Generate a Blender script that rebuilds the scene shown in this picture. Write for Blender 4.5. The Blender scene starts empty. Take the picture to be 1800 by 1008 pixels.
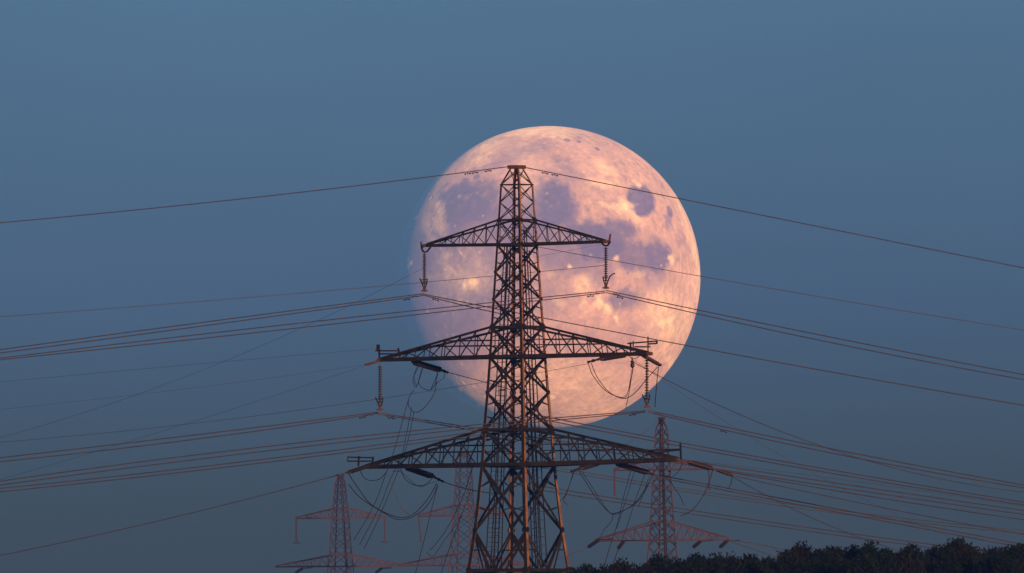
import bpy, math, random
import numpy as np
from mathutils import Vector, Matrix

random.seed(7)
rng = np.random.default_rng(11)
S = bpy.context.scene
C = S.collection
R = math.radians

# ------------------------------------------------------------------ camera
# super-telephoto: the moon's half degree fills 532 of 1800 columns
PW, PH = 1800.0, 1008.0
FOV = R(1.76)
FPX = PW / 2 / math.tan(FOV / 2)
CAM = Vector((0, 0, 2.0))
PITCH, ROLL = R(0.993), R(-0.28)
cam_d = bpy.data.cameras.new('camera')
cam_d.sensor_width = 36.0
cam_d.lens = 18.0 / math.tan(FOV / 2)
cam_d.clip_start = 1.0
cam_d.clip_end = 200000.0
cam = bpy.data.objects.new('camera', cam_d)
C.objects.link(cam)
ROT = Matrix.Rotation(math.pi / 2 + PITCH, 3, 'X') @ Matrix.Rotation(ROLL, 3, 'Z')
cam.matrix_world = Matrix.Translation(CAM) @ ROT.to_4x4()
S.camera = cam

# ------------------------------------------------------------------ light
SUN_AZ = R(20.5)      # sun stands behind the camera, this far to its right
SUN_EL = R(6.0)
to_sun = Vector((math.sin(SUN_AZ) * math.cos(SUN_EL), -math.cos(SUN_AZ) * math.cos(SUN_EL), math.sin(SUN_EL)))
w = bpy.data.worlds.new('World')
S.world = w
w.use_nodes = True
nt = w.node_tree
bg = nt.nodes['Background']
sky = nt.nodes.new('ShaderNodeTexSky')
sky.sky_type = 'NISHITA'
sky.sun_disc = False
sky.sun_elevation = SUN_EL
sky.sun_rotation = math.atan2(to_sun.x, to_sun.y)
sky.altitude = 0
sky.air_density = 1.0
sky.dust_density = 0.0
sky.ozone_density = 6.0
tint = nt.nodes.new('ShaderNodeMix')
tint.data_type = 'RGBA'
tint.blend_type = 'MULTIPLY'
tint.inputs[0].default_value = 1.0
tint.inputs[7].default_value = (1, 1, 1, 1)
# dusk sky opposite the sun: blue above, the grey-blue shadow of the earth along the horizon
geo = nt.nodes.new('ShaderNodeTexCoord')
sep = nt.nodes.new('ShaderNodeSeparateXYZ')
mr = nt.nodes.new('ShaderNodeMapRange')
mr.inputs['From Min'].default_value = 0.0
mr.inputs['From Max'].default_value = 0.05
ramp = nt.nodes.new('ShaderNodeValToRGB')
el = ramp.color_ramp.elements
el[0].position, el[0].color = 0.10, (.40, .37, .46, 1)
el[1].position, el[1].color = 1.0, (.94, 1.0, 1.62, 1)
for ps, cl in ((.22, (.46, .50, .74, 1)), (.34, (.62, .72, 1.32, 1)), (.52, (.84, .95, 1.52, 1))):
    e_ = el.new(ps)
    e_.color = cl
nt.links.new(geo.outputs['Generated'], sep.inputs[0])
nt.links.new(sep.outputs['Z'], mr.inputs['Value'])
nt.links.new(mr.outputs[0], ramp.inputs['Fac'])
mr2 = nt.nodes.new('ShaderNodeMapRange')
mr2.inputs['From Max'].default_value = 0.5
ramp2 = nt.nodes.new('ShaderNodeValToRGB')
e2 = ramp2.color_ramp.elements
e2[0].position, e2[0].color = 0.08, (1, 1, 1, 1)
e2[1].position, e2[1].color = 0.8, (.42, .42, .30, 1)
tint2 = nt.nodes.new('ShaderNodeMix')
tint2.data_type = 'RGBA'
tint2.blend_type = 'MULTIPLY'
tint2.inputs[0].default_value = 1.0
nt.links.new(sep.outputs['Z'], mr2.inputs['Value'])
nt.links.new(mr2.outputs[0], ramp2.inputs['Fac'])
nt.links.new(ramp.outputs['Color'], tint2.inputs[6])
nt.links.new(ramp2.outputs['Color'], tint2.inputs[7])
nt.links.new(tint2.outputs[2], tint.inputs[7])
air = nt.nodes.new('ShaderNodeTexNoise')
air.inputs['Scale'].default_value = 45.0
air.inputs['Detail'].default_value = 3.0
amr = nt.nodes.new('ShaderNodeMapRange')
amr.inputs['From Min'].default_value = .3
amr.inputs['From Max'].default_value = .7
amr.inputs['To Min'].default_value = .955
amr.inputs['To Max'].default_value = 1.045
avm = nt.nodes.new('ShaderNodeVectorMath')
avm.operation = 'SCALE'
nt.links.new(air.outputs['Fac'], amr.inputs['Value'])
nt.links.new(sky.outputs[0], avm.inputs[0])
nt.links.new(amr.outputs[0], avm.inputs['Scale'])
nt.links.new(avm.outputs[0], tint.inputs[6])
sqz = nt.nodes.new('ShaderNodeMapping')
sqz.inputs['Scale'].default_value = (1, 1, 2.5)
nt.links.new(geo.outputs['Generated'], sqz.inputs['Vector'])
nt.links.new(sqz.outputs[0], air.inputs['Vector'])
nt.links.new(tint.outputs[2], bg.inputs['Color'])
bg.inputs['Strength'].default_value = 0.080

sd = bpy.data.lights.new('sun', 'SUN')
sd.energy = 5.0
sd.color = (1.0, 0.49, 0.24)
sd.angle = R(0.5)
so = bpy.data.objects.new('sun', sd)
so.rotation_euler = to_sun.to_track_quat('Z', 'Y').to_euler()
C.objects.link(so)

S.view_settings.view_transform = 'Standard'
S.view_settings.look = 'None'
S.view_settings.exposure = 0.0
S.view_settings.gamma = 1.0
S.view_settings.use_curve_mapping = False
S.render.engine = 'CYCLES'
S.cycles.use_denoising = True
S.cycles.volume_bounces = 1
S.cycles.max_bounces = 6
S.cycles.transparent_max_bounces = 16


# ------------------------------------------------------------------ helpers
def P(px, py, depth):
    """world point seen at photograph pixel (px, py) at distance depth along +Y"""
    v = ROT @ Vector(((px - PW / 2) / FPX, (PH / 2 - py) / FPX, -1.0))
    return CAM + v * (depth / v.y)


def mesh(name, verts, faces, mat, smooth=False):
    me = bpy.data.meshes.new(name)
    me.from_pydata([tuple(v) for v in verts], [], faces)
    if mat:
        me.materials.append(mat)
    if smooth:
        me.polygons.foreach_set('use_smooth', [True] * len(me.polygons))
    me.update()
    return me


def obj(name, me, parent=None):
    o = bpy.data.objects.new(name, me)
    C.objects.link(o)
    if parent:
        o.parent = parent
    return o


def tag(o, label, cat, group=None, kind=None):
    if label:
        o['label'] = label
    if cat:
        o['category'] = cat
    if group:
        o['group'] = group
    if kind:
        o['kind'] = kind
    return o


class MB:
    def __init__(self):
        self.v, self.f = [], []

    def add(self, vs, fs):
        n = len(self.v)
        self.v += [Vector(v) for v in vs]
        self.f += [tuple(i + n for i in f) for f in fs]

    def frame(self, d, ref):
        d = d.normalized()
        n = ref - d * ref.dot(d)
        if n.length < 1e-4:
            n = Vector((0, 0, 1)) - d * d.z
            if n.length < 1e-4:
                n = Vector((1, 0, 0))
        n.normalize()
        return d.cross(n).normalized(), n

    def section(self, p, q, sec, ref):
        """extrude a closed 2-D section [(u, n)...] from p to q"""
        u, n = self.frame(q - p, ref)
        k = len(sec)
        vs = [p + u * a + n * b for a, b in sec] + [q + u * a + n * b for a, b in sec]
        fs = [(i, (i + 1) % k, k + (i + 1) % k, k + i) for i in range(k)]
        fs += [tuple(range(k))[::-1], tuple(range(k, 2 * k))]
        self.add(vs, fs)

    def angle(self, p, q, wd, ref, t=None):
        t = t or wd * 0.16
        h = wd / 2
        self.section(p, q, [(-h, 0), (h, 0), (h, -t), (-h + t, -t), (-h + t, -wd * .8), (-h, -wd * .8)], ref)

    def bar(self, p, q, a, b, ref=Vector((0, 0, 1))):
        self.section(p, q, [(-a / 2, -b / 2), (a / 2, -b / 2), (a / 2, b / 2), (-a / 2, b / 2)], ref)

    def tube(self, pts, r, k=6, cap=True):
        pts = [Vector(p) for p in pts]
        n0 = len(self.v)
        ref = Vector((0, 0, 1))
        rr = r if hasattr(r, '__len__') else [r] * len(pts)
        for i, p in enumerate(pts):
            d = pts[min(i + 1, len(pts) - 1)] - pts[max(i - 1, 0)]
            u, n = self.frame(d, ref)
            ref = n
            for j in range(k):
                a = 2 * math.pi * j / k
                self.v.append(p + (u * math.cos(a) + n * math.sin(a)) * rr[i])
        for i in range(len(pts) - 1):
            for j in range(k):
                a, b = n0 + i * k + j, n0 + i * k + (j + 1) % k
                self.f.append((a, b, b + k, a + k))
        if cap:
            self.f.append(tuple(n0 + j for j in range(k))[::-1])
            e = n0 + (len(pts) - 1) * k
            self.f.append(tuple(e + j for j in range(k)))

    def lathe(self, p, q, prof, k=12):
        """prof: (fraction along p->q, radius)"""
        p, q = Vector(p), Vector(q)
        self.tube([p + (q - p) * t for t, r in prof], [r for t, r in prof], k)

    def build(self, name, mat, parent=None, smooth=False, origin=None):
        vs = self.v
        if origin is not None:
            vs = [v - origin for v in vs]
        o = obj(name, mesh(name, vs, self.f, mat, smooth), parent)
        if origin is not None:
            o.location = origin
        return o


def empty(name, loc, rz=0, parent=None):
    o = bpy.data.objects.new(name, None)
    o.empty_display_size = 0.5
    C.objects.link(o)
    o.location = loc
    o.rotation_euler = (0, 0, rz)
    if parent:
        o.parent = parent
    return o


# ------------------------------------------------------------------ materials
def pmat(name, c1, c2, scale, rough=0.6, metal=0.0, spec=0.5, detail=6, bump=0.0, coord='Object', lo=.35, hi=.65):
    m = bpy.data.materials.new(name)
    m.use_nodes = True
    t = m.node_tree
    b = t.nodes['Principled BSDF']
    b.inputs['Roughness'].default_value = rough
    b.inputs['Metallic'].default_value = metal
    b.inputs['Specular IOR Level'].default_value = spec
    tc = t.nodes.new('ShaderNodeTexCoord')
    nz = t.nodes.new('ShaderNodeTexNoise')
    nz.inputs['Scale'].default_value = scale
    nz.inputs['Detail'].default_value = detail
    nz.inputs['Roughness'].default_value = 0.65
    t.links.new(tc.outputs[coord], nz.inputs['Vector'])
    cr = t.nodes.new('ShaderNodeValToRGB')
    cr.color_ramp.elements[0].color = (*c1, 1)
    cr.color_ramp.elements[1].color = (*c2, 1)
    cr.color_ramp.elements[0].position = lo
    cr.color_ramp.elements[1].position = hi
    t.links.new(nz.outputs['Fac'], cr.inputs['Fac'])
    t.links.new(cr.outputs['Color'], b.inputs['Base Color'])
    if bump:
        bp = t.nodes.new('ShaderNodeBump')
        bp.inputs['Strength'].default_value = bump
        bp.inputs['Distance'].default_value = 0.02
        t.links.new(nz.outputs['Fac'], bp.inputs['Height'])
        t.links.new(bp.outputs['Normal'], b.inputs['Normal'])
    return m


M_LEG = pmat('sunlit_brown_leg_steel', (.12, .066, .024), (.31, .170, .060), .9, rough=.5, bump=.2)  # sunlit tone put into the colour, for the sunward leg faces
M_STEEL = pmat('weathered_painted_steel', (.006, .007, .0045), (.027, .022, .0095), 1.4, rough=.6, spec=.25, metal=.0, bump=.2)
M_STEEL_DK = pmat('dark_painted_steel', (.009, .010, .010), (.022, .020, .016), 2.0, rough=.7, spec=.2)
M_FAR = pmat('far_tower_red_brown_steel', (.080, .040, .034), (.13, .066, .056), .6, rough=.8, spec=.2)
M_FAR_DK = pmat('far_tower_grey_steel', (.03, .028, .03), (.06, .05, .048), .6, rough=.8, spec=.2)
M_WIRE = pmat('aluminium_conductor', (.042, .030, .020), (.078, .054, .034), .5, rough=.6)
M_CABLE = pmat('black_cable', (.006, .006, .007), (.014, .013, .012), .8, rough=.7, spec=.15)
M_FARWIRE = pmat('old_dull_wire', (.045, .045, .05), (.08, .075, .08), .3, rough=.8)
M_GLAZE = pmat('brown_glazed_porcelain', (.010, .008, .007), (.024, .016, .012), 4.0, rough=.55)
M_PALE = pmat('grey_glass_shed', (.16, .12, .10), (.28, .22, .18), 4.0, rough=.3)
M_RUST = pmat('rusty_fitting', (.06, .030, .014), (.12, .058, .024), 4.0, rough=.8)
M_GROUND = pmat('field_grass_and_soil', (.035, .045, .018), (.09, .075, .04), .02, rough=1.0, spec=.1)
M_BARK = pmat('tree_bark', (.05, .038, .028), (.11, .085, .06), 3.0, rough=.95, bump=.5, spec=.1)


def leafmat(name, c1, c2):
    m = pmat(name, c1, c2, 1.3, rough=.8, spec=.15)
    return m


M_LEAF = [leafmat('foliage_dark_green', (.0008, .006, .003), (.004, .014, .006)),
          leafmat('foliage_olive', (.0012, .006, .003), (.006, .014, .006)),
          leafmat('foliage_brown_green', (.003, .006, .003), (.013, .014, .006))]

# ------------------------------------------------------------------ ground
gv, gf = [], []
NX, NY = 24, 40
for j in range(NY + 1):
    for i in range(NX + 1):
        gv.append((-6000 + 12000 * i / NX, -400 + 12400 * j / NY, 0))
for j in range(NY):
    for i in range(NX):
        a = j * (NX + 1) + i
        gf.append((a, a + 1, a + NX + 2, a + NX + 1))
g = obj('ground', mesh('ground', gv, gf, M_GROUND))
tag(g, 'flat farmland under the power lines', None, kind='structure')

# ------------------------------------------------------------------ moon
MD = 60000.0
MCX, MCY, MPX = 965.0, 488.0, 266.0
MC = P(MCX, MCY, MD)
MR = (MC - CAM).length * math.sin(MPX / FPX)


def hash3(ix, iy, iz, seed):
    h = (ix * 374761393 + iy * 668265263 + iz * 2147483647 + seed * 974634771) & 0xffffffff
    h = ((h ^ (h >> 13)) * 1274126177) & 0xffffffff
    h = ((h ^ (h >> 16)) * 2246822519) & 0xffffffff
    return ((h ^ (h >> 15)) & 0xffff) / 65535.0


def vnoise(p, seed):
    f = np.floor(p).astype(np.int64)
    t = p - f
    t = t * t * t * (t * (t * 6 - 15) + 10)
    out = 0
    for dx in (0, 1):
        wx = t[:, 0] if dx else 1 - t[:, 0]
        for dy in (0, 1):
            wy = t[:, 1] if dy else 1 - t[:, 1]
            for dz in (0, 1):
                wz = t[:, 2] if dz else 1 - t[:, 2]
                out = out + wx * wy * wz * hash3(f[:, 0] + dx, f[:, 1] + dy, f[:, 2] + dz, seed)
    return out


def fbm(p, sc, octv, seed, gain=.5):
    a, s, tot, nrm = 1.0, sc, 0, 0
    for k in range(octv):
        tot = tot + a * vnoise(p * s + 17.3 * k, seed + k)
        nrm += a
        a *= gain
        s *= 2.07
    return tot / nrm * 2 - 1


def build_moon():
    rings = np.concatenate([np.linspace(0, 92, 300)[1:], np.linspace(92, 180, 24)[1:-1]])
    seg = 640
    th = np.radians(rings)
    ph = np.linspace(0, 2 * np.pi, seg, endpoint=False)
    T, F = np.meshgrid(th, ph, indexing='ij')
    x = (np.sin(T) * np.cos(F)).ravel()      # right
    y = (np.sin(T) * np.sin(F)).ravel()      # up
    z = np.cos(T).ravel()                    # towards the viewer
    q = np.stack([x, y, z], 1)
    q = np.concatenate([[[0, 0, 1.0]], q, [[0, 0, -1.0]]])
    n = len(q)
    # plate coordinates of the face as photographed, in moon radii, with ragged shores
    wx = fbm(q, 4.0, 7, 1, .62) * .095 + fbm(q, 22, 5, 5, .65) * .030
    wy = fbm(q, 4.0, 7, 31, .62) * .095 + fbm(q, 22, 5, 35, .65) * .030
    U, V = q[:, 0] + wx, q[:, 1] + wy
    u0, v0 = q[:, 0], q[:, 1]

    def pu(px, py):
        return (px - MCX) / MPX, (MCY - py) / MPX

    def blob(px, py, rx, ry, ang=0, soft=.35, warp=1.0):
        cx, cy = pu(px, py)
        a, b = (u0 + (U - u0) * warp) - cx, (v0 + (V - v0) * warp) - cy
        c_, s_ = math.cos(R(ang)), math.sin(R(ang))
        d = np.sqrt(((a * c_ + b * s_) / (rx / MPX)) ** 2 + ((-a * s_ + b * c_) / (ry / MPX)) ** 2)
        t = np.clip((1 + soft - d) / (2 * soft), 0, 1)
        return t * t * (3 - 2 * t)

    n1 = fbm(q, 7, 6, 61, .6)
    n2 = fbm(q, 34, 5, 81, .68)
    mare = np.zeros(n)
    for px, py, rx, ry, an, st, sf in [
            (812, 365, 62, 46, 10, 1.0, .25), (850, 345, 38, 30, 0, .9, .3),           # round basin, upper left
            (775, 430, 62, 55, 20, .9, .4), (745, 520, 60, 70, 0, .85, .5),           # wide western plain
            (850, 420, 60, 38, 0, .75, .5), (760, 600, 60, 50, -30, .75, .5),
            (800, 655, 34, 24, 0, .55, .5), (885, 545, 45, 60, 0, .6, .6),
            (845, 610, 40, 34, 0, .45, .6), (785, 500, 130, 140, 10, .86, .35), (905, 395, 70, 50, 0, .85, .4), (1000, 440, 80, 40, -8, .7, .5), (870, 470, 60, 60, 0, .5, .7),
            (972, 368, 48, 46, 20, 1.0, .28), (950, 410, 40, 26, 0, .8, .4),           # central basin
            (1050, 425, 62, 34, -16, 1.0, .25), (1085, 405, 36, 20, -30, .9, .3),      # plain right of it
            (1000, 455, 45, 26, 0, .65, .5), (1110, 455, 40, 30, -30, .85, .35),
            (1150, 450, 36, 34, -40, .95, .3), (1145, 485, 22, 26, 0, .6, .5),         # eastern plain
            (1102, 527, 27, 19, -20, .75, .4), (1060, 480, 18, 22, 0, .5, .5),
                                                     # oval basin
            (938, 268, 32, 11, 8, .55, .45), (870, 290, 50, 9, 14, .45, .5), (990, 285, 30, 10, -6, .35, .5),
            (1003, 310, 24, 12, -30, .45, .5),
            (1172, 382, 8, 18, 15, .6, .5), (1200, 420, 7, 22, 12, .4, .5),
            (1010, 232, 13, 4, -12, .6, .5), (1168, 330, 5, 14, 30, .5, .5),
            (1190, 640, 7, 26, -32, .55, .5), (1145, 575, 40, 20, 0, .2, .6),
            (1010, 600, 70, 36, 0, .22, .7), (960, 520, 45, 40, 0, .3, .7), (1095, 600, 40, 25, 10, .25, .6)]:
        b_ = blob(px, py, rx, ry, an, sf + .10)
        b_ = np.clip(b_ + 4 * b_ * (1 - b_) * (.8 * n1 + .6 * n2), 0, 1)      # ragged shores only
        mare = np.maximum(mare, st * b_)
    # mottling
    rg = 1 - np.abs(fbm(q * np.array([1.0, .55, 1.0]), 16, 5, 141, .62)) * 2.4     # ridged highland grain
    n3 = fbm(q, 3, 4, 101, .55)
    mare = np.clip(mare + .17 * n3 * (1 - mare) * 1.2 + .12 * n1 + .08 * n2, 0, 1)
    mare = np.maximum(mare, .98 * blob(1125, 352, 25, 30, 12, .16, .30) + .1 * n1)
    # sharp dark crater floors
    for px, py, rx, ry, an in [(838, 312, 7, 4.4, 28), (996, 247, 7, 3.2, -10), (1018, 250, 4, 2.2, -10),
                               (1050, 262, 5, 2.2, -30), (1176, 372, 5, 11, 20)]:
        mare = np.maximum(mare, .85 * blob(px, py, rx, ry, an, .25, .12))
    bright = np.zeros(n)
    for px, py, rx, ry, an, st, sf in [
            (824, 497, 13, 11, 0, .9, .7), (822, 490, 46, 40, 0, .30, .9), (790, 483, 12, 16, 0, .35, .8),
            (722, 465, 4, 5, 0, .8, .6), (723, 454, 3, 4, 0, .5, .6), (812, 450, 3.5, 3.5, 0, .6, .6),
            (782, 452, 8, 8, 0, .35, .8), (770, 380, 10, 34, 14, .45, .8), (752, 405, 8, 26, 14, .35, .8),
            (850, 258, 36, 18, 32, .55, .9), (954, 229, 60, 9, 0, .7, .9), (975, 240, 22, 8, 0, .5, .9),
            (1094, 362, 14, 8, -20, .95, .8), (1080, 358, 30, 4, -4, .6, .8), (1106, 378, 24, 7, -45, .5, .9),
            (1070, 295, 22, 9, -40, .5, .9), (1120, 316, 5, 5, 0, .7, .7), (1064, 322, 26, 8, -15, .4, .9),
            (1183, 457, 8, 11, 0, .8, .6), (1223, 470, 8, 70, 6, .6, .9), (1210, 400, 8, 60, 20, .35, .9),
            (1078, 455, 6, 5, 0, .7, .8), (1008, 467, 4, 4, 0, .9, .7), (1035, 495, 16, 14, 0, .5, .9),
            (1025, 505, 8, 9, 0, .6, .9), (1058, 530, 8, 10, 0, .8, .8), (1074, 540, 9, 10, 0, .9, .8),
            (985, 530, 9, 7, 0, .6, .9), (1028, 530, 6, 9, 0, .6, .9), (1118, 485, 8, 8, 0, .4, .9),
            (1182, 573, 9, 12, 20, 1.0, .8), (1165, 572, 9, 10, 0, .9, .8), (1178, 565, 34, 44, 20, .45, 1.0),
            (1088, 566, 3, 8, 30, .7, .7), (1175, 638, 7, 8, 0, .6, .8), (975, 699, 5, 5, 0, .8, .5),
            (1020, 670, 60, 30, 0, .25, 1.0), (825, 700, 14, 6, -30, .6, .9), (850, 705, 5, 4, 0, .5, .8),
            (975, 650, 30, 20, 0, .3, 1.0), (930, 300, 20, 60, 0, .2, 1.0), (1038, 705, 40, 20, 0, .2, 1.0)]:
        bright = np.maximum(bright, st * blob(px, py, rx, ry, an, sf, .75))
    # fine rays from the two bright young craters
    for px, py, rad, st in [(824, 497, 120, .28), (1178, 573, 110, .35), (975, 699, 170, .22), (1094, 362, 70, .3)]:
        cx, cy = pu(px, py)
        a, b = U - cx, V - cy
        rr = np.sqrt(a * a + b * b) + 1e-6
        ang = np.arctan2(b, a)
        pat = np.zeros(n)
        lr = np.random.default_rng(int(px))
        for k in range(14):
            a0 = lr.uniform(-np.pi, np.pi)
            dl = np.abs((ang - a0 + np.pi) % (2 * np.pi) - np.pi)
            pat += np.exp(-(dl / lr.uniform(.03, .09)) ** 2) * lr.uniform(.4, 1)
        fall = np.clip(1 - rr / (rad / MPX), 0, 1)
        bright = bright + st * np.clip(pat, 0, 1) * fall * (.6 + .6 * n1)
    hgt = np.zeros(n)
    cr = np.random.default_rng(5)
    # craters: real dents, some with fresh bright rims
    for k in range(620):
        v = cr.normal(size=3)
        v /= np.linalg.norm(v)
        v[2] = abs(v[2])
        rad = .008 * cr.uniform(.35, 1) ** -1.25
        rad = min(rad, .05)
        d2 = ((q - v) ** 2).sum(1)
        sel = d2 < (1.9 * rad) ** 2
        if not sel.any():
            continue
        d = np.sqrt(d2[sel]) / rad
        k2 = int(np.argmin(d2))
        depth = rad * (.16 if mare[k2] < .5 else .07)
        hgt[sel] += depth * (np.where(d < 1, d * d - 1, 0) + .55 * np.exp(-((d - 1.05) / .22) ** 2))
        fr = cr.random()
        if fr > .55:
            bright[sel] += (.30 if fr > .9 else .10) * np.exp(-(d / .9) ** 2)
    for k in range(190):            # tiny fresh white pits
        v = cr.normal(size=3)
        v /= np.linalg.norm(v)
        v[2] = abs(v[2])
        rad = cr.uniform(.004, .009)
        d2 = ((q - v) ** 2).sum(1)
        sel = d2 < (3 * rad) ** 2
        bright[sel] += cr.uniform(.12, .55) * np.exp(-d2[sel] / rad ** 2)
    hgt += (.0022 * fbm(q, 9, 5, 201) + .0016 * n2) * (1 - .75 * mare)
    zz_ = np.clip(q[:, 2] / .35, 0, 1)
    hgt *= .55 * zz_ * zz_ * (3 - 2 * zz_)
    bright = np.clip(bright + .22 * np.clip(n1, 0, 1) * (1 - mare) + .14 * n2 * (1 - .6 * mare), -.25, 1.1)
    H = np.array(HIGH)
    Mm = np.array(MARE)
    B = np.array(BRIGHT)
    alb = H[None] * (1 - mare[:, None]) + Mm[None] * mare[:, None]
    bb = bright[:, None]
    alb = np.where(bb > 0, alb + (B[None] - alb) * np.clip(bb, 0, 1), alb * (1 + bb))
    alb *= (1 + .28 * n1[:, None] + .30 * n2[:, None] + (.16 * (rg - .55) * (1 - .7 * mare))[:, None])
    alb = np.clip(alb, .02, .98)
    alb[q[:, 2] < 0.0] = 0.0        # the unseen far side returns no light
    # to world axes
    e = (CAM - MC).normalized()
    rt = (ROT @ Vector((1, 0, 0)))
    rt = (rt - e * rt.dot(e)).normalized()
    up = e.cross(rt).normalized()
    B3 = np.array([list(rt), list(up), list(e)])
    pts = (q * (1 + hgt)[:, None] * MR) @ B3
    nr = len(rings)
    faces = []
    for j in range(seg):
        faces.append((0, 1 + j, 1 + (j + 1) % seg))
    idx = 1 + np.arange(nr)[:, None] * seg + np.arange(seg)[None]
    a = idx[:-1]
    b = np.roll(idx, -1, axis=1)[:-1]
    c = np.roll(idx, -1, axis=1)[1:]
    d = idx[1:]
    quads = np.stack([a, d, c, b], -1).reshape(-1, 4)
    last = n - 1
    tail = [(int(idx[-1, j]), last, int(idx[-1, (j + 1) % seg])) for j in range(seg)]
    tri = np.array(faces + tail)
    me = bpy.data.meshes.new('moon')
    me.vertices.add(n)
    me.vertices.foreach_set('co', pts.ravel())
    loops = np.concatenate([tri.ravel(), quads.ravel()])
    me.loops.add(len(loops))
    me.loops.foreach_set('vertex_index', loops)
    st = np.concatenate([np.arange(len(tri)) * 3, len(tri) * 3 + np.arange(len(quads)) * 4])
    me.polygons.add(len(st))
    me.polygons.foreach_set('loop_start', st)
    me.polygons.foreach_set('loop_total', np.concatenate([np.full(len(tri), 3), np.full(len(quads), 4)]))
    me.polygons.foreach_set('use_smooth', np.ones(len(st), bool))
    me.update(calc_edges=True)
    me.validate()
    at = me.color_attributes.new('albedo', 'FLOAT_COLOR', 'POINT')
    at.data.foreach_set('color', np.concatenate([alb, np.ones((n, 1))], 1).ravel())
    m = bpy.data.materials.new('lunar_regolith')
    m.use_nodes = True
    t = m.node_tree
    t.nodes.remove(t.nodes['Principled BSDF'])
    outn = t.nodes['Material Output']
    ca = t.nodes.new('ShaderNodeAttribute')
    ca.attribute_name = 'albedo'
    df = t.nodes.new('ShaderNodeBsdfDiffuse')
    df.inputs['Roughness'].default_value = 0.6
    # the lit air lies in front of the moon: its light adds to the sky's
    tr = t.nodes.new('ShaderNodeBsdfTransparent')
    ad = t.nodes.new('ShaderNodeAddShader')
    t.links.new(ca.outputs['Color'], df.inputs['Color'])
    t.links.new(df.outputs[0], ad.inputs[0])
    t.links.new(tr.outputs[0], ad.inputs[1])
    t.links.new(ad.outputs[0], outn.inputs['Surface'])
    me.materials.append(m)
    o = obj('moon', me)
    o.location = MC
    tag(o, 'huge pink gibbous moon rising behind the tall pylon', 'moon')


HIGH = (.60, .425, .285)
MARE = (.165, .105, .205)
BRIGHT = (.96, .86, .48)
build_moon()

# ------------------------------------------------------------------ main pylon
D0 = 2400.0
SC = D0 / FPX                       # metres per photograph pixel at the pylon
PSI = R(35.4)                       # crossarms turned: right end nearer
AX = 910.0
base = P(AX, 660, D0)
X0 = base.x
cp, sp = math.cos(PSI), math.sin(PSI)


def lev(py, depth=D0, ax=AX):
    return P(ax, py, depth).z


def armdepth(px):
    return D0 - (px - AX) * SC * sp / cp


class Tower:
    """lattice pylon; root at the ground, local x = crossarm axis, local y = line direction"""

    def __init__(self, x, y, psi):
        self.root = empty('lattice_tower', (x, y, 0), -psi)
        self.x, self.y, self.psi = x, y, psi
        self.c, self.s = math.cos(psi), math.sin(psi)

    def local(self, p):
        dx, dy = p.x - self.x, p.y - self.y
        return Vector((dx * self.c - dy * self.s, dx * self.s + dy * self.c, p.z))

    def tip(self, px, py):
        d = self.y
        for _ in range(4):
            p = P(px, py, d)
            d = self.y - (p.x - self.x) * self.s / self.c
        return self.local(P(px, py, d))


def interp(tab, z):
    if z >= tab[0][0]:
        return tab[0][1]
    for (z0, h0), (z1, h1) in zip(tab, tab[1:]):
        if z >= z1:
            return h0 + (h1 - h0) * (z0 - z) / (z0 - z1)
    return tab[-1][1]


CORN = [(1, 1), (-1, 1), (-1, -1), (1, -1)]


def leg_mesh(tab, zs, sx, sy, f0, f1):
    """angle-iron leg swept down through the levels"""
    m = MB()
    m.weather = []
    zt, zb = zs[0], zs[-1]
    rings = []
    for z in zs:
        h = interp(tab, z)
        k = (zt - z) / (zt - zb)
        f = f0 + (f1 - f0) * min(1, k * 1.8)
        t = f * .14
        sec = [(0, 0), (-f, 0), (-f, -t), (-t, -t), (-t, -f), (0, -f)]
        rings.append([Vector((sx * (h + a), sy * (h + b), z)) for a, b in sec])
    n = 6
    vs = [v for r in rings for v in r]
    fs = []
    for i in range(len(rings) - 1):
        for j in range(n):
            a, b = i * n + j, i * n + (j + 1) % n
            q = (a, b, b + n, a + n)
            fs.append(q if sx * sy > 0 else q[::-1])
            # sunlight painted in: local +x faces take the brighter brown, the rest stay dark
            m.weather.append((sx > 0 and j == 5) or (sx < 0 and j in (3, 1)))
    top, bot = tuple(range(n)), tuple(range((len(rings) - 1) * n, len(rings) * n))
    fs += [top if sx * sy < 0 else top[::-1], bot if sx * sy > 0 else bot[::-1]]
    m.add(vs, fs)
    return m


T = Tower(X0, D0, PSI)
KD = 1 / math.cos(R(9.6)) / math.sqrt(2) * SC        # half width in pixels -> half side in metres
prof_px = [(297, 12.5), (325, 29), (387, 33.5), (430, 36.5), (575, 47), (627, 50.5), (690, 55.5), (755, 61.5), (817, 66), (930, 79), (1003, 91)]
tab = [(lev(y), w_ * KD) for y, w_ in prof_px]
hb = tab[-1][1] + (tab[-1][0] - 0) * (tab[-1][1] - tab[-3][1]) / (tab[-3][0] - tab[-1][0])
tab.append((0.0, hb))
zs = [z for z, _ in tab]


def corner(z, i, inset=0.0):
    h = interp(tab, z) - inset
    return Vector((CORN[i][0] * h, CORN[i][1] * h, z))


def part(name, mb, mat=M_STEEL, parent=None):
    return mb.build(name, mat, parent or T.root)


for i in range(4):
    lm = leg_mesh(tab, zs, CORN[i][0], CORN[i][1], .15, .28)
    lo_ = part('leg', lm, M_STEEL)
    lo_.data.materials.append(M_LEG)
    for pi, is_lit in enumerate(lm.weather):
        lo_.data.polygons[pi].material_index = 1 if is_lit else 0

FN = [Vector((0, 1, 0)), Vector((-1, 0, 0)), Vector((0, -1, 0)), Vector((1, 0, 0))]


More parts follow.
